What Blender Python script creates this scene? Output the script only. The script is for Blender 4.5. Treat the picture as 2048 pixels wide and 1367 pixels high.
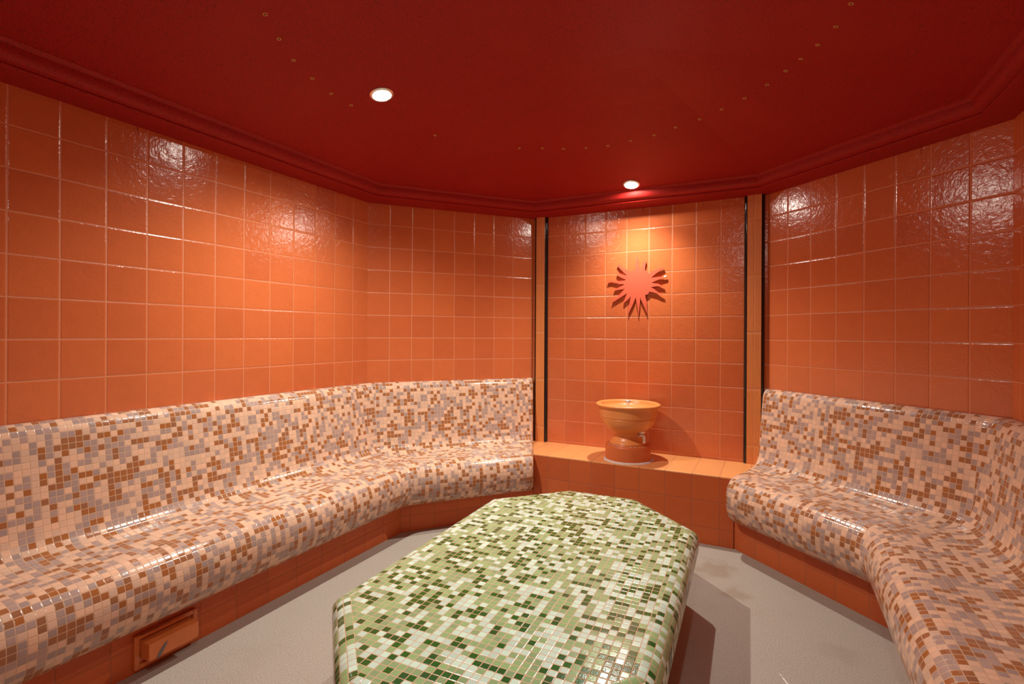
import bpy, math, random
from mathutils import Vector, Matrix

# ------------------------------------------------------------------ clear
for o in list(bpy.data.objects):
    bpy.data.objects.remove(o)
scene = bpy.context.scene
COL = scene.collection
T = 0.153          # one wall tile incl. joint, metres; the room is laid out in tile units
EYE = 7.91         # eye height in tile units
random.seed(7)

# ------------------------------------------------------------------ camera
YAW = math.radians(26.96)
cam_d = bpy.data.cameras.new('camera')
cam_d.sensor_width = 36.0
cam_d.lens = 18.0
cam_d.shift_y = -15.3 / 2048
cam_d.clip_start = 0.02
cam = bpy.data.objects.new('camera', cam_d)
COL.objects.link(cam)
cam.matrix_world = (Matrix.Translation((0, 0, EYE * T)) @ Matrix.Rotation(YAW, 4, 'Z')
                    @ Matrix.Rotation(math.pi / 2, 4, 'X') @ Matrix.Rotation(math.radians(0.28), 4, 'Z'))
scene.camera = cam

# ------------------------------------------------------------------ world, exposure
w = bpy.data.worlds.new('world')
scene.world = w
w.use_nodes = True
w.node_tree.nodes['Background'].inputs[0].default_value = (0.05, 0.04, 0.035, 1)
w.node_tree.nodes['Background'].inputs[1].default_value = 0.3
vs = scene.view_settings
vs.view_transform = 'Standard'
vs.look = 'None'
vs.gamma = 1.0
vs.use_curve_mapping = False
vs.exposure = -0.12
scene.cycles.max_bounces = 14
scene.cycles.diffuse_bounces = 10
scene.cycles.glossy_bounces = 5

LAMP_COL = (1.0, 0.96, 0.86)
LAMPS = [(-10.70, 12.15, 7.33, 150.0, 143), (-5.43, 21.92, 6.44, 100.0, 126), (-0.60, 0.80, 6.8, 30.0, 150)]   # x, y, rise above the eye, watts, beam; third is an added, unseen fill lamp


def P(x, y, rise):
    return Vector((x * T, y * T, (EYE + rise) * T))


# ------------------------------------------------------------------ mesh helpers
class MB:
    def __init__(self):
        self.v = []; self.f = []; self.uv = []; self.m = []

    def vert(self, p):
        self.v.append(tuple(p)); return len(self.v) - 1

    def face(self, idx, uv=None, mat=0):
        self.f.append(tuple(idx)); self.uv.append(uv or [(0, 0)] * len(idx)); self.m.append(mat)

    def quad(self, a, b, c, d, uv=None, mat=0):
        i = [self.vert(p) for p in (a, b, c, d)]
        self.face(i, uv, mat)

    def box(self, lo, hi, mat=0, M=None, uvscale=1 / T):
        x0, y0, z0 = lo; x1, y1, z1 = hi
        c = [Vector(p) for p in ((x0, y0, z0), (x1, y0, z0), (x1, y1, z0), (x0, y1, z0),
                                 (x0, y0, z1), (x1, y0, z1), (x1, y1, z1), (x0, y1, z1))]
        fs = [((0, 3, 2, 1), (0, 1)), ((4, 5, 6, 7), (0, 1)), ((0, 1, 5, 4), (0, 2)),
              ((2, 3, 7, 6), (0, 2)), ((1, 2, 6, 5), (1, 2)), ((3, 0, 4, 7), (1, 2))]
        base = len(self.v)
        for p in c:
            self.v.append(tuple(M @ p if M else p))
        for q, (a, b) in fs:
            self.face([base + k for k in q], [(c[k][a] * uvscale, c[k][b] * uvscale) for k in q], mat)

    def lathe(self, prof, n=64, M=None, mat=0, close=False):
        base = len(self.v)
        for r, z in prof:
            for k in range(n):
                a = 2 * math.pi * k / n
                p = Vector((r * math.cos(a), r * math.sin(a), z))
                self.v.append(tuple(M @ p if M else p))
        for i in range(len(prof) - 1):
            for k in range(n):
                k2 = (k + 1) % n
                self.face((base + i * n + k, base + i * n + k2, base + (i + 1) * n + k2, base + (i + 1) * n + k),
                          [(k / n * 6, i), ((k + 1) / n * 6, i), ((k + 1) / n * 6, i + 1), (k / n * 6, i + 1)], mat)
        if close:
            for ring, rev in ((0, True), (len(prof) - 1, False)):
                if prof[ring][0] > 1e-6:
                    idx = [base + ring * n + k for k in range(n)]
                    self.face(idx[::-1] if rev else idx, None, mat)

    def tube(self, pts, r, n=14, mat=0):
        pts = [Vector(p) for p in pts]
        rs = r if isinstance(r, (list, tuple)) else [r] * len(pts)
        base = len(self.v)
        prev = None
        for i, p in enumerate(pts):
            d = (pts[min(i + 1, len(pts) - 1)] - pts[max(i - 1, 0)]).normalized()
            if prev is None:
                a = Vector((0, 0, 1)) if abs(d.z) < 0.9 else Vector((1, 0, 0))
                s = d.cross(a).normalized()
            else:
                s = (prev - d * prev.dot(d)).normalized()
            prev = s
            t = d.cross(s)
            for k in range(n):
                a = 2 * math.pi * k / n
                self.v.append(tuple(p + (s * math.cos(a) + t * math.sin(a)) * rs[i]))
        for i in range(len(pts) - 1):
            for k in range(n):
                k2 = (k + 1) % n
                self.face((base + i * n + k, base + i * n + k2, base + (i + 1) * n + k2, base + (i + 1) * n + k), None, mat)
        self.face([base + k for k in range(n)][::-1], None, mat)
        self.face([base + (len(pts) - 1) * n + k for k in range(n)], None, mat)

    def build(self, name, mats, parent=None, smooth=False, angle=35, bevel=0, seg=2):
        me = bpy.data.meshes.new(name)
        me.from_pydata(self.v, [], self.f)
        uvl = me.uv_layers.new(name='UVMap')
        li = 0
        for fuv in self.uv:
            for t in fuv:
                uvl.data[li].uv = t
                li += 1
        for m in (mats if isinstance(mats, list) else [mats]):
            me.materials.append(m)
        for p, mi in zip(me.polygons, self.m):
            p.material_index = mi
        me.validate()
        import bmesh
        bm = bmesh.new(); bm.from_mesh(me)
        bmesh.ops.remove_doubles(bm, verts=bm.verts, dist=1e-6)
        bmesh.ops.recalc_face_normals(bm, faces=bm.faces)
        bm.to_mesh(me); bm.free()
        if smooth:
            me.shade_smooth()
            me.set_sharp_from_angle(angle=math.radians(angle))
        o = bpy.data.objects.new(name, me)
        COL.objects.link(o)
        if parent:
            o.parent = parent
            o.matrix_parent_inverse = Matrix.Translation(-parent.location)
        if bevel:
            b = o.modifiers.new('bevel', 'BEVEL'); b.width = bevel; b.segments = seg; b.limit_method = 'ANGLE'
        return o


def thing(name, loc, label, cat, group=None):
    o = bpy.data.objects.new(name, None)
    o.empty_display_size = 0.05
    o.location = loc
    COL.objects.link(o)
    o['label'] = label; o['category'] = cat
    if group: o['group'] = group
    return o


def tag(o, label, cat, group=None):
    o['label'] = label; o['category'] = cat
    if group: o['group'] = group
    return o


def struct(o):
    o['kind'] = 'structure'
    return o


# ------------------------------------------------------------------ materials
class NT:
    def __init__(self, name):
        self.mat = bpy.data.materials.new(name)
        self.mat.use_nodes = True
        self.t = self.mat.node_tree
        self.b = self.t.nodes['Principled BSDF']

    def n(self, typ, **kw):
        nd = self.t.nodes.new(typ)
        for k, v in kw.items():
            setattr(nd, k, v)
        return nd

    def put(self, sock, val):
        if isinstance(val, (bpy.types.NodeSocket,)):
            self.t.links.new(val, sock)
        else:
            if isinstance(val, tuple) and len(val) == 3 and sock.type == 'RGBA':
                val = val + (1,)
            sock.default_value = val

    def math(self, op, a, b=None, c=None, clamp=False):
        nd = self.n('ShaderNodeMath', operation=op, use_clamp=clamp)
        self.put(nd.inputs[0], a)
        if b is not None: self.put(nd.inputs[1], b)
        if c is not None: self.put(nd.inputs[2], c)
        return nd.outputs[0]

    def mix(self, f, a, b):
        nd = self.n('ShaderNodeMix', data_type='RGBA')
        self.put(nd.inputs['Factor'], f)
        self.put(nd.inputs[6], a); self.put(nd.inputs[7], b)
        return nd.outputs[2]

    def smooth(self, x, lo, hi, a=0.0, b=1.0):
        nd = self.n('ShaderNodeMapRange', interpolation_type='SMOOTHSTEP')
        self.put(nd.inputs[0], x); self.put(nd.inputs[1], lo); self.put(nd.inputs[2], hi)
        self.put(nd.inputs[3], a); self.put(nd.inputs[4], b)
        return nd.outputs[0]

    def noise(self, vec, scale, detail=3, rough=0.5):
        nd = self.n('ShaderNodeTexNoise')
        self.put(nd.inputs['Vector'], vec)
        nd.inputs['Scale'].default_value = scale
        nd.inputs['Detail'].default_value = detail
        nd.inputs['Roughness'].default_value = rough
        return nd.outputs['Fac']

    def uv(self):
        nd = self.n('ShaderNodeUVMap'); nd.uv_map = 'UVMap'
        sp = self.n('ShaderNodeSeparateXYZ')
        self.t.links.new(nd.outputs[0], sp.inputs[0])
        return nd.outputs[0], sp.outputs[0], sp.outputs[1]

    def comb(self, x, y, z=0.0):
        nd = self.n('ShaderNodeCombineXYZ')
        self.put(nd.inputs[0], x); self.put(nd.inputs[1], y); self.put(nd.inputs[2], z)
        return nd.outputs[0]

    def obj(self):
        return self.n('ShaderNodeTexCoord').outputs['Object']

    def bump(self, height, strength, dist):
        nd = self.n('ShaderNodeBump')
        self.put(nd.inputs['Height'], height)
        nd.inputs['Strength'].default_value = strength
        nd.inputs['Distance'].default_value = dist
        self.t.links.new(nd.outputs[0], self.b.inputs['Normal'])

    def white(self, vec):
        nd = self.n('ShaderNodeTexWhiteNoise', noise_dimensions='3D')
        self.put(nd.inputs['Vector'], vec)
        return nd.outputs['Value'], nd.outputs['Color']


def grid(g, u, v, gw):
    """cell ids, in-cell coords, grout mask (1 on the joint) for unit cells; gw = half joint width"""
    cu = g.math('FLOOR', u); cv = g.math('FLOOR', v)
    fu = g.math('SUBTRACT', u, cu); fv = g.math('SUBTRACT', v, cv)
    du = g.math('MINIMUM', fu, g.math('SUBTRACT', 1.0, fu))
    dv = g.math('MINIMUM', fv, g.math('SUBTRACT', 1.0, fv))
    return cu, cv, fu, fv, du, dv


def tile_mat(name, base, grout, gw=0.009, rough=0.17, spec=0.9, drips=False, seed=0.0):
    g = NT(name)
    uvv, u, v = g.uv()
    cu, cv, fu, fv, du, dv = grid(g, u, v, gw)
    wob = g.math('MULTIPLY', g.math('SUBTRACT', g.noise(uvv, 14, 2), 0.5), 0.008)
    d = g.math('ADD', g.math('MINIMUM', du, dv), wob)
    grt = g.smooth(d, gw, gw + 0.010, 1.0, 0.0)
    rv, rc = g.white(g.comb(cu, cv, seed))
    off = g.comb(g.math('ADD', u, g.math('MULTIPLY', rv, 37.0)), g.math('ADD', v, g.math('MULTIPLY', rv, 91.0)), seed)
    tone = g.math('ADD', 0.93, g.math('MULTIPLY', rv, 0.12))
    n1 = g.noise(off, 2.3, 3)
    tone = g.math('MULTIPLY', tone, g.math('ADD', 0.93, g.math('MULTIPLY', n1, 0.14)))
    hs = g.n('ShaderNodeHueSaturation')
    hs.inputs['Color'].default_value = base + (1,)
    g.put(hs.inputs['Value'], tone)
    hsv = g.math('ADD', 0.4985, g.math('MULTIPLY', rv, 0.003)); g.put(hs.inputs['Hue'], hsv)
    col = hs.outputs[0]
    col = g.mix(grt, col, grout)
    if drips:
        st = g.noise(g.comb(g.math('MULTIPLY', u, 9.0), g.math('MULTIPLY', v, 0.35), 3.0), 1.0, 2)
        top = g.smooth(v, -5.86, -5.25, 1.0, 0.0)
        dm = g.smooth(g.math('ADD', st, g.math('MULTIPLY', top, 0.16)), 0.80, 0.83)
        dm = g.math('MULTIPLY', dm, g.smooth(v, -5.3, -5.2, 1.0, 0.0))
        col = g.mix(dm, col, (0.30, 0.030, 0.012))
    g.put(g.b.inputs['Base Color'], col)
    r = g.math('ADD', rough, g.math('MULTIPLY', grt, 0.40))
    g.put(g.b.inputs['Roughness'], r)
    g.b.inputs['Specular IOR Level'].default_value = spec
    # relief: pillowed edge, crinkled clay, fine upright lines that fade in and out
    edge = g.smooth(d, gw - 0.004, gw + 0.035, 0.0, 1.0)
    crk = g.n('ShaderNodeTexNoise'); g.put(crk.inputs['Vector'], off)
    crk.inputs['Scale'].default_value = 5.5; crk.inputs['Detail'].default_value = 3; crk.inputs['Distortion'].default_value = 1.2
    lines = g.noise(g.comb(g.math('MULTIPLY', u, 26.0), g.math('MULTIPLY', v, 0.9), g.math('MULTIPLY', rv, 50.0)), 1.0, 2)
    lm = g.smooth(g.noise(off, 1.6, 1), 0.40, 0.62)
    fine = g.noise(off, 24, 3)
    h = g.math('ADD', g.math('MULTIPLY', edge, 1.0), g.math('MULTIPLY', crk.outputs['Fac'], 1.15))
    h = g.math('ADD', h, g.math('MULTIPLY', g.math('MULTIPLY', lines, lm), 0.30))
    h = g.math('ADD', h, g.math('MULTIPLY', fine, 0.10))
    g.bump(h, 0.85, 0.0012)
    return g.mat


def mosaic_mat(name, cols, fracs, grout, rough=0.16, seed=0.0, flow=False):
    g = NT(name)
    uvv, u, v = g.uv()
    gw = 0.035
    cu, cv, fu, fv, du, dv = grid(g, u, v, gw)
    d = g.math('MINIMUM', du, dv)
    grt = g.smooth(d, gw, gw + 0.03, 1.0, 0.0)
    cell = g.comb(cu, cv, seed)
    rv, rc = g.white(cell)
    # now and then a tessera repeats the colour of its neighbour, so short runs appear
    r2, _ = g.white(g.comb(cu, cv, seed + 5.0))
    rn, _ = g.white(g.comb(g.math('SUBTRACT', cu, 1.0), cv, seed))
    rm, _ = g.white(g.comb(cu, g.math('SUBTRACT', cv, 1.0), seed))
    a = g.math('LESS_THAN', r2, 0.09)
    b = g.math('GREATER_THAN', r2, 0.90)
    sel = g.math('ADD', g.math('MULTIPLY', rv, g.math('SUBTRACT', 1.0, g.math('ADD', a, b))),
                 g.math('ADD', g.math('MULTIPLY', rn, a), g.math('MULTIPLY', rm, b)))
    ramp = g.n('ShaderNodeValToRGB')
    ramp.color_ramp.interpolation = 'CONSTANT'
    el = ramp.color_ramp.elements
    el[0].position = 0; el[0].color = cols[0] + (1,)
    el[1].position = fracs[0]; el[1].color = cols[1] + (1,)
    e = el.new(fracs[0] + fracs[1]); e.color = cols[2] + (1,)
    g.put(ramp.inputs[0], sel)
    r3, r3c = g.white(g.comb(cu, cv, seed + 9.0))
    hs = g.n('ShaderNodeHueSaturation')
    g.put(hs.inputs['Color'], ramp.outputs[0])
    g.put(hs.inputs['Value'], g.math('ADD', 0.86, g.math('MULTIPLY', r3, 0.24)))
    g.put(hs.inputs['Saturation'], g.math('ADD', 0.92, g.math('MULTIPLY', r3, 0.16)))
    sp = g.noise(uvv, 6.0, 3)
    col = g.mix(g.math('MULTIPLY', g.smooth(sp, 0.55, 0.8), 0.12), hs.outputs[0], (0.9, 0.85, 0.78))
    col = g.mix(grt, col, grout)
    g.put(g.b.inputs['Base Color'], col)
    g.put(g.b.inputs['Roughness'], g.math('ADD', rough, g.math('MULTIPLY', grt, 0.5)))
    # each tessera sits at its own slight tilt
    sc = g.n('ShaderNodeSeparateColor'); g.put(sc.inputs[0], r3c)
    tx = g.math('MULTIPLY', g.math('SUBTRACT', sc.outputs[0], 0.5), g.math('SUBTRACT', fu, 0.5))
    ty = g.math('MULTIPLY', g.math('SUBTRACT', sc.outputs[1], 0.5), g.math('SUBTRACT', fv, 0.5))
    h = g.math('ADD', g.smooth(d, gw - 0.01, gw + 0.09, 0.0, 0.55), g.math('MULTIPLY', g.math('ADD', tx, ty), 1.5))
    h = g.math('ADD', h, g.math('MULTIPLY', g.noise(uvv, 5.0, 2), 0.35))
    g.bump(h, 0.8, 0.0008)
    return g.mat


def plain(name, col, rough=0.5, metal=0.0, bump=None, var=0.0, vscale=20, spec=0.5):
    g = NT(name)
    if var:
        n = g.noise(g.obj(), vscale, 4)
        g.put(g.b.inputs['Base Color'], g.mix(n, tuple(c * (1 - var) for c in col), tuple(min(1, c * (1 + var)) for c in col)))
    else:
        g.b.inputs['Base Color'].default_value = col + (1,)
    g.b.inputs['Roughness'].default_value = rough
    g.b.inputs['Metallic'].default_value = metal
    g.b.inputs['Specular IOR Level'].default_value = spec
    if bump:
        g.bump(g.noise(g.obj(), bump[0], 4), bump[1], bump[2])
    return g.mat


TERRA = (0.60, 0.150, 0.048)
GROUT = (0.66, 0.235, 0.105)
M_tile = tile_mat('terracotta_wall_tile', TERRA, GROUT, drips=True)
M_tile2 = tile_mat('terracotta_base_tile', (0.55, 0.125, 0.034), (0.42, 0.13, 0.055), gw=0.009, rough=0.45, seed=3.0, spec=0.3)
M_ledgetop = tile_mat('terracotta_ledge_top_tile', (0.78, 0.33, 0.11), (0.50, 0.17, 0.06), gw=0.007, rough=0.4, seed=6.0)
M_pil = tile_mat('terracotta_pilaster_tile', (0.72, 0.255, 0.065), (0.70, 0.30, 0.12), gw=0.006, rough=0.4, seed=8.0)
CREAM = (0.76, 0.51, 0.36); MAUVE = (0.42, 0.31, 0.275); BROWN = (0.36, 0.145, 0.058)
M_mos = mosaic_mat('cream_brown_mosaic', [CREAM, MAUVE, BROWN], [0.40, 0.32], (0.62, 0.40, 0.25))
SAGE = (0.28, 0.43, 0.205); PALE = (0.57, 0.78, 0.66); DKGR = (0.024, 0.115, 0.020)
M_green = mosaic_mat('green_mosaic', [PALE, SAGE, DKGR], [0.33, 0.42], (0.60, 0.35, 0.21), seed=21.0)
M_black = plain('black_glazed_edge', (0.012, 0.010, 0.010), 0.12, bump=(40, 0.3, 0.001))
M_chrome = plain('chrome', (0.85, 0.84, 0.82), 0.30, 0.85)
M_bowl = plain('glazed_terracotta_bowl', (0.74, 0.265, 0.072), 0.34, var=0.10, vscale=14)
M_sun = plain('terracotta_relief', (0.60, 0.100, 0.048), 0.45, var=0.06, vscale=30)
M_chip = plain('white_chipped_clay', (0.78, 0.74, 0.70), 0.7)
M_seal = plain('white_sealant', (0.66, 0.58, 0.54), 0.6, bump=(160, 0.6, 0.002), var=0.2, vscale=90)
M_grey = plain('bare_grey_patch', (0.16, 0.14, 0.13), 0.7)
M_vent = plain('orange_painted_clay', (0.62, 0.180, 0.045), 0.35, var=0.15, vscale=25)
M_eye = plain('brass_eyelet', (0.62, 0.30, 0.10), 0.45, 0.2)
M_hole = plain('dark_socket', (0.02, 0.008, 0.006), 0.6)


def ceiling_mat():
    g = NT('red_speckled_plaster')
    o = g.obj()
    n1 = g.noise(o, 230, 4, 0.75)
    n2 = g.noise(o, 3.0, 3)
    col = g.mix(g.smooth(n1, 0.37, 0.47), (0.06, 0.004, 0.003), (0.37, 0.009, 0.006))
    col = g.mix(g.math('MULTIPLY', g.smooth(n2, 0.45, 0.75), 0.30), col, (0.40, 0.020, 0.012))
    g.put(g.b.inputs['Base Color'], col)
    g.b.inputs['Roughness'].default_value = 0.55
    g.b.inputs['Specular IOR Level'].default_value = 0.3
    g.bump(n1, 0.5, 0.0012)
    return g.mat


def floor_mat():
    g = NT('grey_granular_floor')
    o = g.obj()
    n1 = g.noise(o, 260, 3, 0.7)
    n2 = g.noise(o, 5, 4)
    n3 = g.noise(o, 600, 2, 0.6)
    col = g.mix(g.smooth(n1, 0.3, 0.7), (0.27, 0.238, 0.20), (0.53, 0.48, 0.415))
    col = g.mix(g.math('MULTIPLY', g.smooth(n3, 0.58, 0.66), 0.5), col, (0.10, 0.08, 0.06))
    col = g.mix(g.math('MULTIPLY', g.smooth(n2, 0.5, 0.8), 0.25), col, (0.30, 0.24, 0.18))
    sep = g.n('ShaderNodeSeparateXYZ'); g.put(sep.inputs[0], o)

    def blob(cx, cy, r, c, k):
        nonlocal col
        dx = g.math('SUBTRACT', sep.outputs[0], cx * T); dy = g.math('SUBTRACT', sep.outputs[1], cy * T)
        dd = g.math('SQRT', g.math('ADD', g.math('MULTIPLY', dx, dx), g.math('MULTIPLY', dy, dy)))
        dd = g.math('ADD', dd, g.math('MULTIPLY', g.math('SUBTRACT', g.noise(o, 16, 4), 0.5), r * T * 1.6))
        col = g.mix(g.math('MULTIPLY', g.smooth(dd, r * T * 0.25, r * T, 1.0, 0.0), k), col, c)
    blob(-1.75, 18.6, 0.9, (0.24, 0.16, 0.09), 0.45)
    blob(-0.95, 17.1, 0.55, (0.24, 0.15, 0.08), 0.40)
    blob(1.6, 15.1, 0.6, (0.24, 0.20, 0.16), 0.2)
    # the white scrape
    x0, y0, x1, y1 = 0.18 * T, 13.55 * T, 0.80 * T, 12.35 * T
    L = math.hypot(x1 - x0, y1 - y0); ux, uy = (x1 - x0) / L, (y1 - y0) / L
    dx = g.math('SUBTRACT', sep.outputs[0], x0); dy = g.math('SUBTRACT', sep.outputs[1], y0)
    al = g.math('ADD', g.math('MULTIPLY', dx, ux), g.math('MULTIPLY', dy, uy))
    ac = g.math('ABSOLUTE', g.math('SUBTRACT', g.math('MULTIPLY', dx, uy), g.math('MULTIPLY', dy, ux)))
    ac = g.math('ADD', ac, g.math('MULTIPLY', g.math('SUBTRACT', g.noise(o, 110, 4), 0.5), 0.010))
    wdt = g.smooth(al, 0.0, L * 0.6, 0.001, 0.0075)
    inside = g.math('MULTIPLY', g.math('GREATER_THAN', al, 0.0), g.math('LESS_THAN', al, L))
    m = g.math('MULTIPLY', g.math('LESS_THAN', ac, wdt), inside)
    col = g.mix(m, col, (0.86, 0.82, 0.78))
    g.put(g.b.inputs['Base Color'], col)
    g.b.inputs['Roughness'].default_value = 0.62
    g.b.inputs['Specular IOR Level'].default_value = 0.35
    g.bump(n1, 0.5, 0.0012)
    return g.mat


M_ceil = ceiling_mat()
M_floor = floor_mat()

# ------------------------------------------------------------------ room outline (tile units, clockwise, interior on the right)
A2 = (-15.88, 2.80); A = (-15.88, 17.18); B = (-10.68, 23.34); C = (-0.19, 23.42)
D = (5.68, 18.10); D2 = (5.68, 1.90); C2 = (-0.19, -3.34); B2 = (-10.68, -3.37)
ROOM = [A2, A, B, C, D, D2, C2, B2]
NAMES = ['wall_left', 'wall_back_left', 'wall_back', 'wall_back_right', 'wall_right',
         'wall_front_right', 'wall_front', 'wall_front_left']
# distance of the first upright joint from the start of each wall
PH = {'wall_left': (17.18 - 11.897 + 0 - 2.80) % 1.0, 'wall_back_left': 0.957, 'wall_back': 0.701, 'wall_back_right': 0.957}


def v2(a): return Vector((a[0], a[1]))


def dirn(a, b):
    d = v2(b) - v2(a)
    return d.normalized()


def nrm(d): return Vector((d.y, -d.x))


def miter(prev, cur, nxt):
    n1, n2 = nrm(dirn(prev, cur)), nrm(dirn(cur, nxt))
    return (n1 + n2) / (1 + n1.dot(n2))


N = len(ROOM)
MIT = [miter(ROOM[i - 1], ROOM[i], ROOM[(i + 1) % N]) for i in range(N)]


def off_room(w):
    return [v2(ROOM[i]) + MIT[i] * w for i in range(N)]


# walls: slabs with the tiled face inwards
outer = off_room(-0.7)
for i in range(N):
    a, b = v2(ROOM[i]), v2(ROOM[(i + 1) % N])
    oa, ob = outer[i], outer[(i + 1) % N]
    nm = NAMES[i]
    ph = PH.get(nm, 0.5)
    L = (b - a).length
    zb, zt = -8.0, 6.6
    mb = MB()
    ring = [a, b, ob, oa]
    lo = [P(p.x, p.y, zb) for p in ring]; hi = [P(p.x, p.y, zt) for p in ring]
    mb.quad(lo[0], lo[1], hi[1], hi[0], [(-ph, -zb - 0.18), (L - ph, -zb - 0.18), (L - ph, -zt - 0.18), (-ph, -zt - 0.18)])
    for k in (1, 2, 3):
        k2 = (k + 1) % 4
        mb.quad(lo[k], lo[k2], hi[k2], hi[k])
    mb.quad(*hi); mb.quad(*lo[::-1])
    struct(mb.build(nm, M_tile))

# floor
mb = MB()
pl = off_room(-0.7)
top = [P(p.x, p.y, -EYE) for p in pl]; bot = [P(p.x, p.y, -EYE - 0.6) for p in pl]
it = [mb.vert(p) for p in top]; ib = [mb.vert(p) for p in bot]
mb.face(it[::-1]); mb.face(ib)
for k in range(N):
    k2 = (k + 1) % N
    mb.face((it[k], it[k2], ib[k2], ib[k]))
struct(mb.build('floor', M_floor))

# ceiling: shallow hipped vault of eight sloping panels that flatten towards the middle
CEIL = [(1.03, 6.37), (3.0, 6.84), (5.2, 7.335), (6.6, 7.61), (7.6, 7.76), (8.4, 7.85), (9.2, 7.90)]
mb = MB()
rings = [(0.0, 6.37)] + CEIL
lower = [[P(p.x, p.y, r) for p in off_room(w_)] for w_, r in rings]
upper = [P(p.x, p.y, 8.9) for p in off_room(0.0)]
ids = [[mb.vert(p) for p in ring] for ring in lower]
up = [mb.vert(p) for p in upper]
for a_, b_ in zip(ids[:-1], ids[1:]):
    for k in range(N):
        k2 = (k + 1) % N
        mb.face((a_[k], a_[k2], b_[k2], b_[k]))
mb.face(ids[-1]); mb.face(up)
for k in range(N):
    k2 = (k + 1) % N
    mb.face((ids[0][k], ids[0][k2], up[k2], up[k]))
struct(mb.build('ceiling', M_ceil))

# cornice running round the whole room
CP = [(0.0, 5.76), (0.35, 5.80), (0.69, 5.86), (0.735, 5.88), (0.75, 5.915), (0.735, 5.945), (0.775, 5.955), (0.84, 5.98), (0.91, 6.03),
      (0.955, 6.10), (0.975, 6.19), (0.985, 6.28), (1.02, 6.33), (1.09, 6.372), (1.09, 6.42), (0.0, 6.42)]
mb = MB()
rg = [[mb.vert(P(p.x, p.y, r)) for p in off_room(w_)] for w_, r in CP]
for j in range(len(CP)):
    j2 = (j + 1) % len(CP)
    for k in range(N):
        k2 = (k + 1) % N
        mb.face((rg[j][k], rg[j][k2], rg[j2][k2], rg[j2][k]))
struct(mb.build('trim_1', M_ceil, smooth=True, angle=28))


# ------------------------------------------------------------------ benches
def catmull(pts, n=6):
    out = []
    for i in range(len(pts) - 1):
        p0 = Vector(pts[max(i - 1, 0)]); p1 = Vector(pts[i]); p2 = Vector(pts[i + 1]); p3 = Vector(pts[min(i + 2, len(pts) - 1)])
        for k in range(n):
            t = k / n
            out.append(0.5 * ((2 * p1) + (-p0 + p2) * t + (2 * p0 - 5 * p1 + 4 * p2 - p3) * t * t + (-p0 + 3 * p1 - 3 * p2 + p3) * t ** 3))
    out.append(Vector(pts[-1]))
    return out


BP = catmull([(0.012, 2.17), (0.16, 2.15), (0.33, 2.21), (0.46, 2.36), (0.53, 2.62), (0.64, 3.30), (0.76, 4.05), (0.86, 4.60),
              (0.97, 4.88), (1.18, 5.04), (1.55, 5.11), (2.10, 5.15), (2.60, 5.15), (2.92, 5.17), (3.17, 5.25), (3.35, 5.43),
              (3.45, 5.70), (3.47, 6.00), (3.42, 6.30), (3.28, 6.57), (3.04, 6.76), (2.74, 6.84)], 4)
MOS = 0.15
TMOS = 0.158


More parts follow.
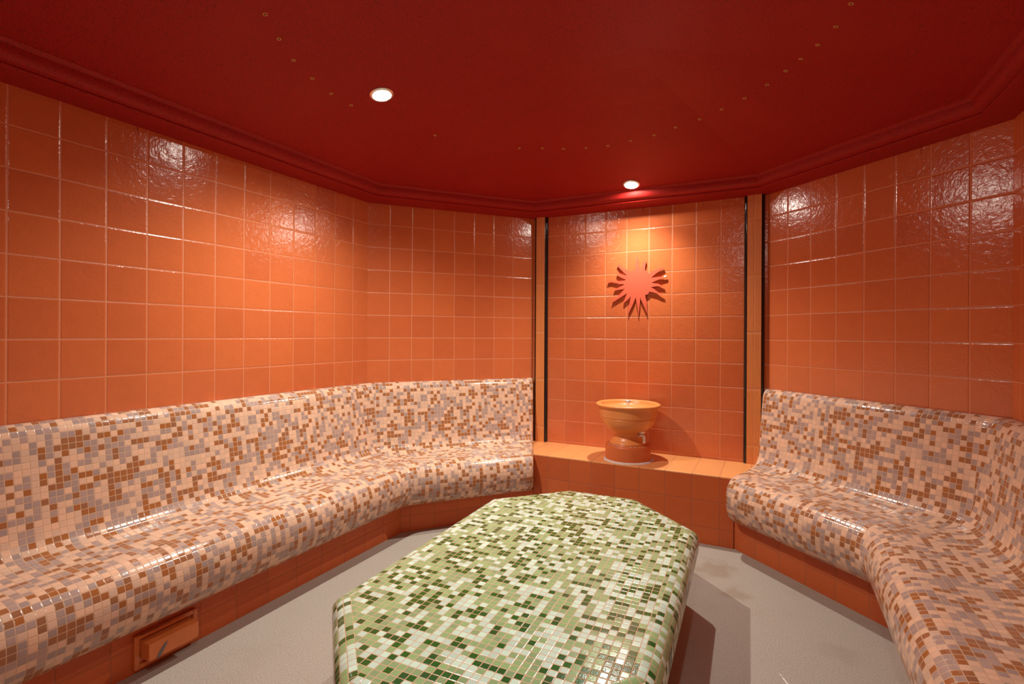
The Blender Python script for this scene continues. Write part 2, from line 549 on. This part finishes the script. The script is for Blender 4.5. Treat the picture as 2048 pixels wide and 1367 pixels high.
def sweep(mb, pts, start_m, end_m, prof, R, uscale, vfun, closed_prof, narc=10, cap=(True, True), rnd=0.0, u0=0.0):
    """prof: list of (w, drop).  Sweeps along wall lines pts, filleting inner corners with radius R."""
    segs = [dirn(pts[i], pts[i + 1]) for i in range(len(pts) - 1)]
    mits = [start_m] + [miter(pts[i - 1], pts[i], pts[i + 1]) for i in range(1, len(pts) - 1)] + [end_m]
    n = len(prof)
    # outward normals of the profile, for the rounded ends
    cen = Vector((sum(p[0] for p in prof) / n, sum(p[1] for p in prof) / n))
    nor = []
    for i in range(n):
        a_ = Vector(prof[max(i - 1, 0)]); b_ = Vector(prof[min(i + 1, n - 1)])
        t = (b_ - a_).normalized()
        nor.append(Vector((-t.y, t.x)))
    rings = []   # (list of 2D positions, list of profile points, segment index)

    def add(fn, seg, pr):
        rings.append(([fn(Vector(p)) for p in pr], pr, seg))

    def inset(r):
        return [Vector(p) + nor[i] * r for i, p in enumerate(prof)]

    steps = 5 if rnd else 0
    for k in range(steps):
        ang = math.pi / 2 * k / steps
        pr = inset(rnd * (1 - math.sin(ang)))
        sh = rnd * (1 - math.cos(ang)) if False else rnd * (1 - math.cos(math.pi / 2 - ang)) * 0 + rnd * (1 - math.cos(ang))
        add(lambda p, s=sh: v2(pts[0]) + mits[0] * p.x + segs[0] * s, 0, pr)
    add(lambda p: v2(pts[0]) + mits[0] * p.x + segs[0] * rnd, 0, [Vector(p) for p in prof])
    for i in range(1, len(pts) - 1):
        d1, d2 = segs[i - 1], segs[i]
        th = d1.angle(d2)
        tl = R * math.tan(th / 2)
        for k in range(narc + 1):
            ph = th * k / narc

            def fn(p, ph=ph, d1=d1, i=i, tl=tl):
                V = v2(pts[i]) + mits[i] * p.x
                s0 = V - d1 * tl
                cc = s0 + nrm(d1) * R
                c_, s_ = math.cos(-ph), math.sin(-ph)
                r = s0 - cc
                return cc + Vector((r.x * c_ - r.y * s_, r.x * s_ + r.y * c_))
            add(fn, (i - 1) if k < narc / 2 else i, [Vector(p) for p in prof])
    add(lambda p: v2(pts[-1]) + mits[-1] * p.x - segs[-1] * rnd, len(segs) - 1, [Vector(p) for p in prof])
    for k in range(steps - 1, -1, -1):
        ang = math.pi / 2 * k / steps
        pr = inset(rnd * (1 - math.sin(ang)))
        add(lambda p, s=rnd * (1 - math.cos(ang)): v2(pts[-1]) + mits[-1] * p.x - segs[-1] * s, len(segs) - 1, pr)
    cum = [0.0]
    for i in range(n):
        j = (i + 1) % n
        cum.append(cum[-1] + (Vector(prof[j]) - Vector(prof[i])).length)
    ids = [[mb.vert(P(q.x, q.y, -pr[k].y)) for k, q in enumerate(pos)] for pos, pr, _ in rings]
    rngj = n if closed_prof else n - 1
    for a_ in range(len(rings) - 1):
        sg = rings[a_][2]
        if rings[a_ + 1][2] < sg: sg = rings[a_ + 1][2]
        base = v2(pts[sg])

        def uu(q): return ((q - base).dot(segs[sg]) - u0) * uscale + sg * 40
        for j in range(rngj):
            j2 = (j + 1) % n
            qa, qb = rings[a_][0], rings[a_ + 1][0]
            uv = [(uu(qa[j]), vfun(j, cum)), (uu(qb[j]), vfun(j, cum)), (uu(qb[j2]), vfun(j + 1, cum)), (uu(qa[j2]), vfun(j + 1, cum))]
            mb.face((ids[a_][j], ids[a_ + 1][j], ids[a_ + 1][j2], ids[a_][j2]), uv)
    for which, rr in ((0, 0), (1, -1)):
        if cap[which]:
            pr = rings[rr][1]
            uv = [(p.x / MOS + 11, p.y / MOS) for p in pr]
            if which: mb.face(ids[rr], uv)
            else: mb.face(ids[rr][::-1], uv[::-1])


def bench(pts, sm, em, label, loc, u0):
    t = thing('mosaic_bench', loc, label, 'bench', None)
    shell = [tuple(p) for p in BP] + [(0.012, 6.84)]
    mb = MB()
    sweep(mb, pts, sm, em, shell, 0.9, 1 / MOS, lambda j, cum: cum[j] / MOS, True, rnd=0.16)
    mb.build('mosaic_seat', M_mos, t, smooth=True, angle=60)
    mb = MB()
    base = [(2.73, 6.842), (2.73, 7.908), (0.03, 7.908), (0.03, 6.842)]
    sweep(mb, pts, sm, em, base, 0.05, 1.0, lambda j, cum: cum[j] - 0.438, True, narc=2, u0=u0)
    mb.build('tiled_base', M_tile2, t)
    return t


mB = miter(A, B, C); mC = miter(B, C, D)
startA = nrm(dirn(A2, A))
bench([A2, A, B], startA, mB, 'long bench with cream, mauve and brown mosaic along the left wall, beside the tiled ledge',
      P(-14.2, 12, -EYE), 0.35)
bench([C, D, D2], mC, nrm(dirn(D, D2)), 'curved-front cream and brown mosaic bench on the right side, right of the ledge',
      P(4.0, 14, -EYE), 0.05)

# ------------------------------------------------------------------ ledge between the benches
LY = 20.64
led = thing('tiled_ledge', P(-5.4, 22, -EYE), 'low terracotta tiled ledge against the back wall, between the two mosaic benches', 'ledge')
xl_f = B[0] + mB.x * (B[1] - LY) / (-mB.y) * 1.0
xr_f = C[0] + mC.x * (C[1] - LY) / (-mC.y)
g_ = 0.01
LT = 5.29


def lx(side, y, e=0.0):
    if side == 0:
        return B[0] + mB.x * (B[1] - y) / (-mB.y) + e
    return C[0] + mC.x * (C[1] - y) / (-mC.y) - e


# joints of the ledge: measured on the front edge
mb = MB()
UPH = 0.27
f0, f1 = lx(0, LY, g_), lx(1, LY, g_)
YB0, YB1 = 23.335, 23.41
b0, b1 = lx(0, YB0, g_), lx(1, YB1, g_)
front = [(f0, LY), (f1, LY)]
mb.quad(P(f0, LY, -LT - 0.06), P(f1, LY, -LT - 0.06), P(f1, LY, -7.905), P(f0, LY, -7.905),
        [(f0 - UPH, 0.06), (f1 - UPH, 0.06), (f1 - UPH, 7.905 - LT), (f0 - UPH, 7.905 - LT)])
mb.quad(P(f0, LY, -LT - 0.06), P(f1, LY, -LT - 0.06), P(b1, YB1, -LT - 0.06), P(b0, YB0, -LT - 0.06))
mb.quad(P(f0, LY, -7.905), P(f1, LY, -7.905), P(b1, YB1, -7.905), P(b0, YB0, -7.905))
mb.quad(P(f0, LY, -LT - 0.06), P(b0, YB0, -LT - 0.06), P(b0, YB0, -7.905), P(f0, LY, -7.905))
mb.quad(P(f1, LY, -LT - 0.06), P(b1, YB1, -LT - 0.06), P(b1, YB1, -7.905), P(f1, LY, -7.905))
mb.build('ledge_front', M_tile2, led)
mb = MB()
e_ = 0.012
tp = [(f0, LY - e_), (f1, LY - e_), (b1, YB1), (b0, YB0)]
uvt = [(x - UPH, (y - LY + 0.02) / 2.9 + 0.02) for x, y in tp]
for z_, flip in ((-LT, False), (-LT - 0.058, True)):
    pts = [P(x, y, z_) for x, y in tp]
    mb.quad(*(pts[::-1] if flip else pts), (uvt[::-1] if flip else uvt))
for k in range(4):
    k2 = (k + 1) % 4
    mb.quad(P(*tp[k], -LT), P(*tp[k2], -LT), P(*tp[k2], -LT - 0.058), P(*tp[k], -LT - 0.058),
            [(uvt[k][0], 0.3), (uvt[k2][0], 0.3), (uvt[k2][0], 0.32), (uvt[k][0], 0.32)])
mb.build('ledge_top', M_ledgetop, led, bevel=0.0015)


# ------------------------------------------------------------------ pilasters with black glazed edges
def pilaster(x0, x1, label):
    t = thing('tiled_pilaster', P((x0 + x1) / 2, 23.3, -LT), label, 'pilaster')
    yb = 23.34 + 0.08 * ((x0 + x1) / 2 - B[0]) / (C[0] - B[0])
    zb, zt = -LT + 0.003, 5.79
    bw = 0.13
    mb = MB()
    fy = yb - 0.16
    mb.quad(P(x0 + bw, fy, zb), P(x1 - bw, fy, zb), P(x1 - bw, fy, zt), P(x0 + bw, fy, zt),
            [(-0.5 * 0.98, -zb / 2.33 + 0.05), (0.5 * 0.98, -zb / 2.33 + 0.05), (0.5 * 0.98, -zt / 2.33 + 0.05), (-0.5 * 0.98, -zt / 2.33 + 0.05)])
    for xx in (x0 + bw, x1 - bw):
        mb.quad(P(xx, fy, zb), P(xx, yb - 0.005, zb), P(xx, yb - 0.005, zt), P(xx, fy, zt), [(0.2, 0.2)] * 4)
    mb.quad(P(x0 + bw, fy, zt), P(x1 - bw, fy, zt), P(x1 - bw, yb - 0.005, zt), P(x0 + bw, yb - 0.005, zt), [(0.2, 0.2)] * 4)
    mb.quad(P(x0 + bw, fy, zb), P(x1 - bw, fy, zb), P(x1 - bw, yb - 0.005, zb), P(x0 + bw, yb - 0.005, zb), [(0.2, 0.2)] * 4)
    mb.build('tiled_strip', M_pil, t)
    for xx, s in ((x0 + bw, -1), (x1 - bw, 1)):
        mb = MB()
        z = zb
        lines = [z]
        k = 0
        # pieces 2.33 tiles long with a hairline joint between
        zz = 5.79
        cuts = []
        v_ = -0.05 * 2.33
        z1 = zt
        joint = [r for r in [3.46 + 2.33 * q - 2.33 * 4 for q in range(6)] if zb < r < zt]
        marks = [zb] + joint + [zt]
        for a_, b_ in zip(marks[:-1], marks[1:]):
            prof = [(0.004, 0.0)] + [(0.004 + (bw - 0.008) * math.sin(q * math.pi / 16), 0.15 * math.cos(q * math.pi / 16)) for q in range(9)]
            prof = [(0.004, 0.0), (0.004, 0.145)] + [(0.004 + (bw - 0.01) * math.sin(q * math.pi / 16), 0.145 * math.cos(q * math.pi / 16)) for q in range(1, 9)]
            lo = [mb.vert(P(xx + s * px_, yb - 0.006 - py_, a_ + 0.006)) for px_, py_ in prof]
            hi = [mb.vert(P(xx + s * px_, yb - 0.006 - py_, b_ - 0.006)) for px_, py_ in prof]
            m_ = len(prof)
            for q in range(m_):
                q2 = (q + 1) % m_
                mb.face((lo[q], lo[q2], hi[q2], hi[q]))
            mb.face(lo[::-1]); mb.face(hi)
        mb.build('edge_strip', M_black, t, smooth=True, angle=40)
    return t


pilaster(B[0] + 0.09, B[0] + 0.80, 'narrow orange tiled pilaster with black edges, left of the sun ornament')
pilaster(C[0] - 0.88, C[0] - 0.09, 'narrow orange tiled pilaster with black edges, right of the sun ornament beside the right bench')

# ------------------------------------------------------------------ green mosaic table
tab = thing('mosaic_table', P(-5.18, 11.96, -EYE), 'elongated eight-sided low table with green mosaic top in the middle of the floor', 'table')
TH = 5.65
hw, eh, ch = 3.43, 1.25, 2.18
hl = (17.85 - 6.07) / 2
OUT = [(-hw, -hl + ch), (-hw, hl - ch), (-eh, hl), (eh, hl), (hw, hl - ch), (hw, -hl + ch), (eh, -hl), (-eh, -hl)]
TM = Matrix.Rotation(math.radians(2.1), 2)
TC = Vector((-5.18, 11.96))


def tw(p): return TC + TM @ p


TMIT = [miter(OUT[i - 1], OUT[i], OUT[(i + 1) % 8]) for i in range(8)]


def toff(w_): return [v2(OUT[i]) + TMIT[i] * w_ for i in range(8)]


prof = [(0.37, 0.0)]
for k in range(1, 9):
    a_ = math.pi / 2 * k / 8
    prof.append((0.37 - 0.37 * math.sin(a_), 0.34 - 0.34 * math.cos(a_)))
prof += [(0.0, 0.60)]
for k in range(1, 6):
    a_ = math.pi / 2 * k / 5
    prof.append((0.20 - 0.20 * math.cos(a_), 0.60 + 0.24 * math.sin(a_)))
prof += [(0.45, 0.84)]
mb = MB()
rg = []
for w_, dz in prof:
    rg.append([(mb.vert(P(*tw(p), -TH - dz)), p) for p in toff(w_)])
cum = 0
for j in range(len(prof) - 1):
    seg = (Vector(prof[j + 1]) - Vector(prof[j])).length
    for k in range(8):
        k2 = (k + 1) % 8
        d_ = dirn(OUT[k], OUT[k2]); o_ = v2(OUT[k])
        q = [rg[j][k], rg[j][k2], rg[j + 1][k2], rg[j + 1][k]]
        # long sides continue the grid of the top, so their rows are phased to it
        uv = [((x[1] - o_).dot(d_) / TMOS + 50 * k, vv / TMOS) for x, vv in zip(q, (cum, cum, cum + seg, cum + seg))]
        mb.face([x[0] for x in q], uv)
    cum += seg
mb.face([x[0] for x in rg[0]], [(x[1].x / TMOS + 0.19, x[1].y / TMOS + 0.4) for x in rg[0]])
mb.face([x[0] for x in rg[-1]][::-1])
mb.build('mosaic_top', M_green, tab, smooth=True, angle=50)
mb = MB()
r0 = toff(0.40)
lo = [mb.vert(P(*tw(p), -7.905)) for p in r0]; hi = [mb.vert(P(*tw(p), -TH - 0.842)) for p in r0]
for k in range(8):
    k2 = (k + 1) % 8
    L = (r0[k2] - r0[k]).length
    mb.face((lo[k], lo[k2], hi[k2], hi[k]), [(0.2, 0.62), (L + 0.2, 0.62), (L + 0.2, -0.8), (0.2, -0.8)])
mb.face(hi); mb.face(lo[::-1])
mb.build('tiled_pedestal', M_tile2, tab)

# ------------------------------------------------------------------ fountain bowl on the ledge
FX, FY = -5.48, 21.73
Mf = Matrix.Translation(P(FX, FY, -LT)) @ Matrix.Scale(T, 4)
fo = thing('basin_fountain', P(FX, FY, -LT), 'round orange clay basin on a drum foot with a chrome nozzle, standing on the ledge', 'fountain')
mb = MB()
mb.lathe([(0.0, 0.004), (0.93, 0.004), (0.95, 0.02), (0.95, 0.60), (0.935, 0.645), (0.90, 0.67), (0.80, 0.675), (0.79, 0.69), (0.0, 0.69)], 72, Mf)
mb.build('drum_foot', plain('matt_terracotta_drum', (0.60, 0.140, 0.036), 0.38, var=0.10, vscale=12), fo, smooth=True, angle=40)
mb = MB()
bowl = catmull([(0.0, 0.692), (0.70, 0.692), (0.76, 0.71), (0.76, 0.76), (0.66, 0.86), (0.59, 0.98), (0.58, 1.08), (0.62, 1.17),
                (0.74, 1.25), (0.92, 1.38), (1.07, 1.56), (1.14, 1.72), (1.165, 1.79)], 3)
bowl = [tuple(p) for p in bowl] + [(1.155, 1.80), (1.155, 1.83), (1.185, 1.845)]
bowl += [(1.205, 2.0), (1.225, 2.15), (1.235, 2.25), (1.26, 2.27), (1.32, 2.275), (1.35, 2.30), (1.355, 2.335), (1.335, 2.37), (1.29, 2.392),
         (1.22, 2.395), (1.17, 2.375), (1.14, 2.34), (1.13, 2.30), (1.08, 2.22), (0.98, 2.15), (0.6, 2.10), (0.0, 2.08)]
mb.lathe(bowl, 96, Mf)
mb.build('bowl', M_bowl, fo, smooth=True, angle=50)
mb = MB()
mb.lathe([(0.0, 2.075), (0.085, 2.075), (0.085, 2.36), (0.11, 2.365), (0.115, 2.38), (0.115, 2.47), (0.10, 2.49), (0.0, 2.492)], 28, Mf)
noz = mb.build('nozzle', M_chrome, fo, smooth=True, angle=40)
noz['label'] = 'chrome nozzle'
# tap at the right of the neck
mb = MB()


def F(x, y, z): return Mf @ Vector((x, y, z))


ca, sa = math.cos(math.radians(-28)), math.sin(math.radians(-28))


def TP(r, z, s=0.0): return F(r * ca - s * sa, r * sa + s * ca, z)


mb.tube([TP(0.50, 1.06), TP(0.62, 1.09), TP(0.74, 1.12)], 0.055 * T)
mb.tube([TP(0.70, 1.11), TP(0.78, 1.13), TP(0.84, 1.11), TP(0.875, 1.04), TP(0.88, 0.94), TP(0.88, 0.84)],
        [0.085 * T, 0.09 * T, 0.08 * T, 0.065 * T, 0.06 * T, 0.065 * T])
mb.tube([TP(0.78, 1.16), TP(0.78, 1.25)], 0.045 * T)
tp_ = mb.build('tap', M_chrome, fo, smooth=True, angle=40)
tp_['label'] = 'small chrome tap'
mb = MB()
mb.tube([TP(0.78, 1.25, -0.13), TP(0.78, 1.265, 0.0), TP(0.80, 1.25, 0.14)], [0.03 * T, 0.045 * T, 0.03 * T])
mb.build('tap_handle', M_chrome, tp_, smooth=True, angle=40)
# irregular bead of white sealant round the foot
mb = MB()
nn = 96
rr = []
for k in range(nn):
    a_ = 2 * math.pi * k / nn
    wd = 0.10 + 0.03 * math.sin(3 * a_ + 1) + 0.02 * math.sin(7 * a_) + 0.012 * random.uniform(-1, 1)
    rr.append([(0.952, 0.06), (0.965, 0.055), (0.95 + wd * 0.6, 0.03), (0.95 + wd, 0.003)])
idv = [[mb.vert(F(r_ * math.cos(2 * math.pi * k / nn), r_ * math.sin(2 * math.pi * k / nn), z_)) for r_, z_ in rr[k]] for k in range(nn)]
for k in range(nn):
    k2 = (k + 1) % nn
    for j in range(3):
        mb.face((idv[k][j], idv[k2][j], idv[k2][j + 1], idv[k][j + 1]))
    mb.face((idv[k][3], idv[k2][3], idv[k2][0], idv[k][0]))
sb = mb.build('sealant_bead', M_seal, fo, smooth=True, angle=60)
sb['label'] = 'smeared white sealant'
mb = MB()
for j in range(26):
    a_ = math.radians(-150 + 120 * random.random()); r_ = 0.80 + 0.12 * random.random()
    s_ = 0.006 + 0.012 * random.random()
    c_ = F(r_ * math.cos(a_), r_ * math.sin(a_), 0.682)
    mb.lathe([(0.0, 0.012), (s_ * 1.2, 0.009), (s_ * 1.8, 0.0)], 8, Matrix.Translation(c_) @ Matrix.Scale(T, 4))
mb.build('lime_crust', M_seal, fo, smooth=True)

# ------------------------------------------------------------------ sun ornament on the back wall
fpx = 1024.0


def unproject_wall(px_, py_, ywall):
    """corner positions of the ornament were measured on the photo; they are laid out on the wall's own plane"""
    hor = 668.24 + 0.0049 * (px_ - 1024)
    u_ = (px_ - 1024) / fpx; v_ = (py_ - hor) / fpx
    c_, s_ = math.cos(YAW), math.sin(YAW)
    Z = ywall / (u_ * s_ + c_)
    return (u_ * c_ - s_) * Z, -v_ * Z


SUN = [(885, 402), (888, 340), (900, 270), (912, 215), (925, 262), (929, 330), (945, 392), (960, 405), (978, 345), (998, 300), (1025, 285),
       (1037, 293), (1024, 345), (1020, 412), (1042, 425), (1068, 440), (1072, 458), (1110, 425), (1170, 400), (1225, 385), (1268, 367), (1276, 382), (1230, 412),
       (1160, 462), (1105, 515), (1150, 507), (1210, 498), (1270, 496), (1283, 510), (1250, 522), (1190, 545), (1110, 580),
       (1150, 588), (1195, 590), (1235, 610), (1278, 630), (1235, 631), (1180, 628), (1103, 642), (1150, 670), (1195, 705),
       (1235, 738), (1278, 757), (1225, 745), (1170, 722), (1115, 708), (1070, 703), (1078, 722), (1050, 742), (1024, 748),
       (1032, 800), (1045, 850), (1048, 920), (1057, 1008), (1030, 945), (995, 870), (962, 805),
       (955, 775), (953, 860), (945, 940), (932, 1040), (922, 930), (905, 850), (893, 778), (875, 835), (845, 905), (795, 1010),
       (793, 960), (810, 880), (825, 762), (805, 795), (775, 825), (737, 855), (730, 838), (752, 785), (776, 722), (725, 758), (660, 800), (578, 852),
       (580, 826), (630, 780), (690, 725), (742, 665), (700, 672), (655, 680), (598, 688), (603, 672), (660, 645), (733, 612),
       (728, 600), (670, 600), (620, 583), (570, 573), (512, 588), (520, 565), (560, 552), (620, 563), (680, 556), (742, 550),
       (762, 535), (735, 530), (690, 508), (650, 488), (636, 465), (660, 460), (710, 468), (772, 484), (745, 455), (700, 410),
       (665, 375), (643, 345), (662, 332), (715, 362), (755, 395), (800, 418), (828, 432), (850, 412)]
sunp = [unproject_wall(1140 + a_ / 6.827, 480 + b_ / 6.827, 23.30) for a_, b_ in SUN]
sx = sum(p[0] for p in sunp) / len(sunp); sz = sum(p[1] for p in sunp) / len(sunp)
so = thing('sun_ornament', P(sx, 23.3, sz), 'flat red-orange clay sun with wavy rays hanging on the back wall above the basin', 'wall ornament')
mb = MB()
fr = [mb.vert(P(a_, 23.295, b_)) for a_, b_ in sunp]
bk = [mb.vert(P(a_, 23.345, b_)) for a_, b_ in sunp]
mb.face(fr); mb.face(bk[::-1])
for k in range(len(fr)):
    k2 = (k + 1) % len(fr)
    mb.face((fr[k], fr[k2], bk[k2], bk[k]))
mb.build('sun_plaque', M_sun, so)
tipx, tipz = unproject_wall(1140 + 1293 / 6.827, 480 + 498 / 6.827, 23.30)
mb = MB()
mb.lathe([(0.0, -0.07), (0.05, -0.05), (0.07, 0.0), (0.05, 0.05), (0.0, 0.07)], 14,
         Matrix.Translation(P(tipx, 23.315, tipz)) @ Matrix.Rotation(math.radians(68), 4, 'Y') @ Matrix.Scale(T, 4) @ Matrix.Diagonal((0.6, 0.45, 1.15, 1)))
tp = mb.build('chipped_ray_tip', M_chip, so, smooth=True); tp['label'] = 'chipped white ray tip'
mb = MB()
cx_, cz_ = unproject_wall(1140 + 915 / 6.827, 480 + 590 / 6.827, 23.30)
mb.lathe([(0.0, 0.0), (0.12, 0.0), (0.12, 0.03), (0.0, 0.03)], 20, Matrix.Translation(P(cx_, 23.375, cz_)) @ Matrix.Rotation(math.pi / 2, 4, 'X') @ Matrix.Scale(T, 4))
mb.build('wall_spacer', M_sun, so)

# ------------------------------------------------------------------ steam outlet in the base of the left bench
vt = thing('steam_outlet', P(-13.1, 7.25, -EYE), 'small orange box-shaped steam outlet projecting from the base under the left bench', 'steam outlet')
rx = -15.88 + 2.735
mb = MB()
y0, y1, d0, d1 = 6.58, 8.02, 7.02, 7.80
fw = 0.10


def bx(mb, x0, x1, ya, yb_, da, db):
    a_, b_ = P(x0, ya, -db), P(x1, yb_, -da)
    mb.box(a_, b_)


bx(mb, rx, rx + 0.10, y0, y0 + fw, d0, d1); bx(mb, rx, rx + 0.10, y1 - fw, y1, d0, d1)
bx(mb, rx, rx + 0.10, y0 + fw, y1 - fw, d0, d0 + fw); bx(mb, rx, rx + 0.10, y0 + fw, y1 - fw, d1 - fw, d1)
bx(mb, rx, rx + 0.03, y0 + fw, y1 - fw, d0 + fw, d1 - fw)
mb.build('outlet_frame', M_vent, vt, bevel=0.0015)
mb = MB()
bx(mb, rx + 0.031, rx + 0.45, 6.70, 7.84, 7.16, 7.55)
mb.build('outlet_hood', M_vent, vt, bevel=0.003)
mb = MB()
xs = rx + 0.452
st = [(6.90, 7.545, 0.045), (6.93, 7.50, 0.05), (6.96, 7.44, 0.055), (7.00, 7.385, 0.055), (7.04, 7.33, 0.05), (7.07, 7.29, 0.03), (7.10, 7.265, 0.008)]
l_ = [mb.vert(P(xs, y_ - w_, -d_)) for y_, d_, w_ in st]; r_ = [mb.vert(P(xs, y_ + w_, -d_)) for y_, d_, w_ in st]
l2 = [mb.vert(P(xs + 0.006, y_ - w_ * 0.9, -d_)) for y_, d_, w_ in st]; r2 = [mb.vert(P(xs + 0.006, y_ + w_ * 0.9, -d_)) for y_, d_, w_ in st]
for k in range(len(st) - 1):
    mb.face((l2[k], l2[k + 1], r2[k + 1], r2[k])); mb.face((l_[k], r_[k], r_[k + 1], l_[k + 1]))
    mb.face((l_[k], l_[k + 1], l2[k + 1], l2[k])); mb.face((r_[k], r2[k], r2[k + 1], r_[k + 1]))
wp = mb.build('worn_patch', M_grey, vt); wp['label'] = 'worn grey curved streak'


# ------------------------------------------------------------------ ceiling lamps
def ceil_rise(x, y):
    p = Vector((x, y)); m = 99
    for i in range(N):
        a = v2(ROOM[i]); n_ = nrm(dirn(ROOM[i], ROOM[(i + 1) % N]))
        m = min(m, (p - a).dot(n_))
    m = max(min(m, 9.2), 1.03)
    for (w0, r0_), (w1, r1_) in zip(CEIL[:-1], CEIL[1:]):
        if m <= w1:
            return r0_ + (r1_ - r0_) * (m - w0) / (w1 - w0)
    return CEIL[-1][1]


def ceil_normal(x, y):
    e = 0.05
    gx = (ceil_rise(x + e, y) - ceil_rise(x - e, y)) / (2 * e)
    gy = (ceil_rise(x, y + e) - ceil_rise(x, y - e)) / (2 * e)
    return Vector((gx, gy, -1)).normalized()      # points down into the room


M_glow = NT('lamp_glass')
M_glow.b.inputs['Base Color'].default_value = (1, 0.95, 0.9, 1)
M_glow.b.inputs['Emission Color'].default_value = (1.0, 0.90, 0.78, 1)
M_glow.b.inputs['Emission Strength'].default_value = 380.0
for i, (x, y, r, watt, beam) in enumerate(LAMPS):
    cr = ceil_rise(x, y)
    nz = ceil_normal(x, y)
    q = nz.to_track_quat('Z', 'Y').to_matrix().to_4x4()
    t = thing('ceiling_lamp', P(x, y, cr), ['large glowing round lamp in the red ceiling, above the left bench',
              'smaller-looking round lamp glowing in the red ceiling near the cornice, above the sun ornament', 'added unseen fill lamp in the red ceiling, nearest to the front wall'][i], 'lamp')
    Ml = Matrix.Translation(P(x, y, cr) - nz * 0.0) @ q
    mb = MB()
    mb.lathe([(0.040, 0.000), (0.056, 0.000), (0.056, 0.004), (0.052, 0.008), (0.044, 0.009), (0.041, 0.006)], 40, Ml)
    mb.lathe([(0.0, 0.0005), (0.040, 0.0005), (0.040, 0.001), (0.0, 0.001)], 40, Ml)
    mb.build('bezel', M_chrome, t, smooth=True, angle=40)
    mb = MB()
    mb.lathe([(0.0405, 0.002), (0.0405, 0.0035), (0.037, 0.006), (0.027, 0.008), (0.014, 0.009), (0.0, 0.0093)], 32, Ml)
    mb.build('lamp_glass', M_glow.mat, t, smooth=True, angle=60)
    ld = bpy.data.lights.new('lamp_light', 'SPOT')
    ld.energy = watt
    ld.color = LAMP_COL
    ld.shadow_soft_size = 0.012
    ld.spot_size = math.radians(beam)
    ld.spot_blend = 1.0
    lo_ = bpy.data.objects.new('lamp_light', ld)
    COL.objects.link(lo_)
    lo_.location = P(x, y, cr) + Vector((0, 0, -0.017))
    if i == 2:
        ld.shadow_soft_size = 0.04
    if i == 1:
        lo_.rotation_euler = nz.to_track_quat('-Z', 'Y').to_euler()   # set square to the sloping ceiling
    lo_.parent = t
    lo_.matrix_parent_inverse = Matrix.Translation(-t.location)

# ------------------------------------------------------------------ eyelets of the unlit star points in the ceiling
EY = [(527, 28), (555, 77), (584, 120), (622, 156), (660, 187), (700, 210), (868, 270), (1037, 296), (1083, 296), (1125, 297), (1170, 295), (1214, 291),
      (1259, 281), (1306, 270), (1349, 254), (1397, 238), (1441, 218), (1487, 196), (1532, 169), (1569, 141), (1599, 117), (1633, 89), (1669, 53), (1699, 7)]


def unproject_ceil(px_, py_):
    hor = 668.24 + 0.0049 * (px_ - 1024)
    u_ = (px_ - 1024) / fpx; v_ = (hor - py_) / fpx
    c_, s_ = math.cos(YAW), math.sin(YAW)
    dx, dy = u_ * c_ - s_, u_ * s_ + c_
    Z = 5.0
    for _ in range(4000):
        if v_ * Z >= ceil_rise(dx * Z, dy * Z): break
        Z += 0.01
    return dx * Z, dy * Z


first = None
for k, (a_, b_) in enumerate(EY):
    x, y = unproject_ceil(a_, b_)
    cr = ceil_rise(x, y); nz = ceil_normal(x, y)
    q = nz.to_track_quat('Z', 'Y').to_euler()
    if k < 7: lab, grp = 'tiny brass-rimmed eyelet in the red ceiling, in the row around the large lamp', 'eyelets around the large lamp'
    elif k < 15: lab, grp = 'tiny brass-rimmed eyelet in the red ceiling, in the row before the far lamp', 'eyelets before the far lamp'
    else: lab, grp = 'tiny brass-rimmed eyelet in the red ceiling, in the row above the right bench', 'eyelets above the right bench'
    if first is None:
        t = thing('ceiling_eyelet', (0, 0, 0), lab, 'eyelet', grp)
        mb = MB(); mb.lathe([(0.0038, -0.001), (0.0085, -0.001), (0.0085, 0.0015), (0.0065, 0.0025), (0.0045, 0.002), (0.0038, -0.001)], 20)
        rim = mb.build('rim', M_eye, t, smooth=True)
        mb = MB(); mb.lathe([(0.0, 0.0004), (0.0037, 0.0004), (0.0037, -0.001), (0.0, -0.001)], 14)
        hole = mb.build('socket', M_hole, t)
        first = t; kids = [rim, hole]
    else:
        t = first.copy(); COL.objects.link(t)
        for ch in kids:
            c = ch.copy(); COL.objects.link(c); c.parent = t
        t['label'] = lab; t['group'] = grp
    t.location = P(x, y, cr)
    t.rotation_euler = q
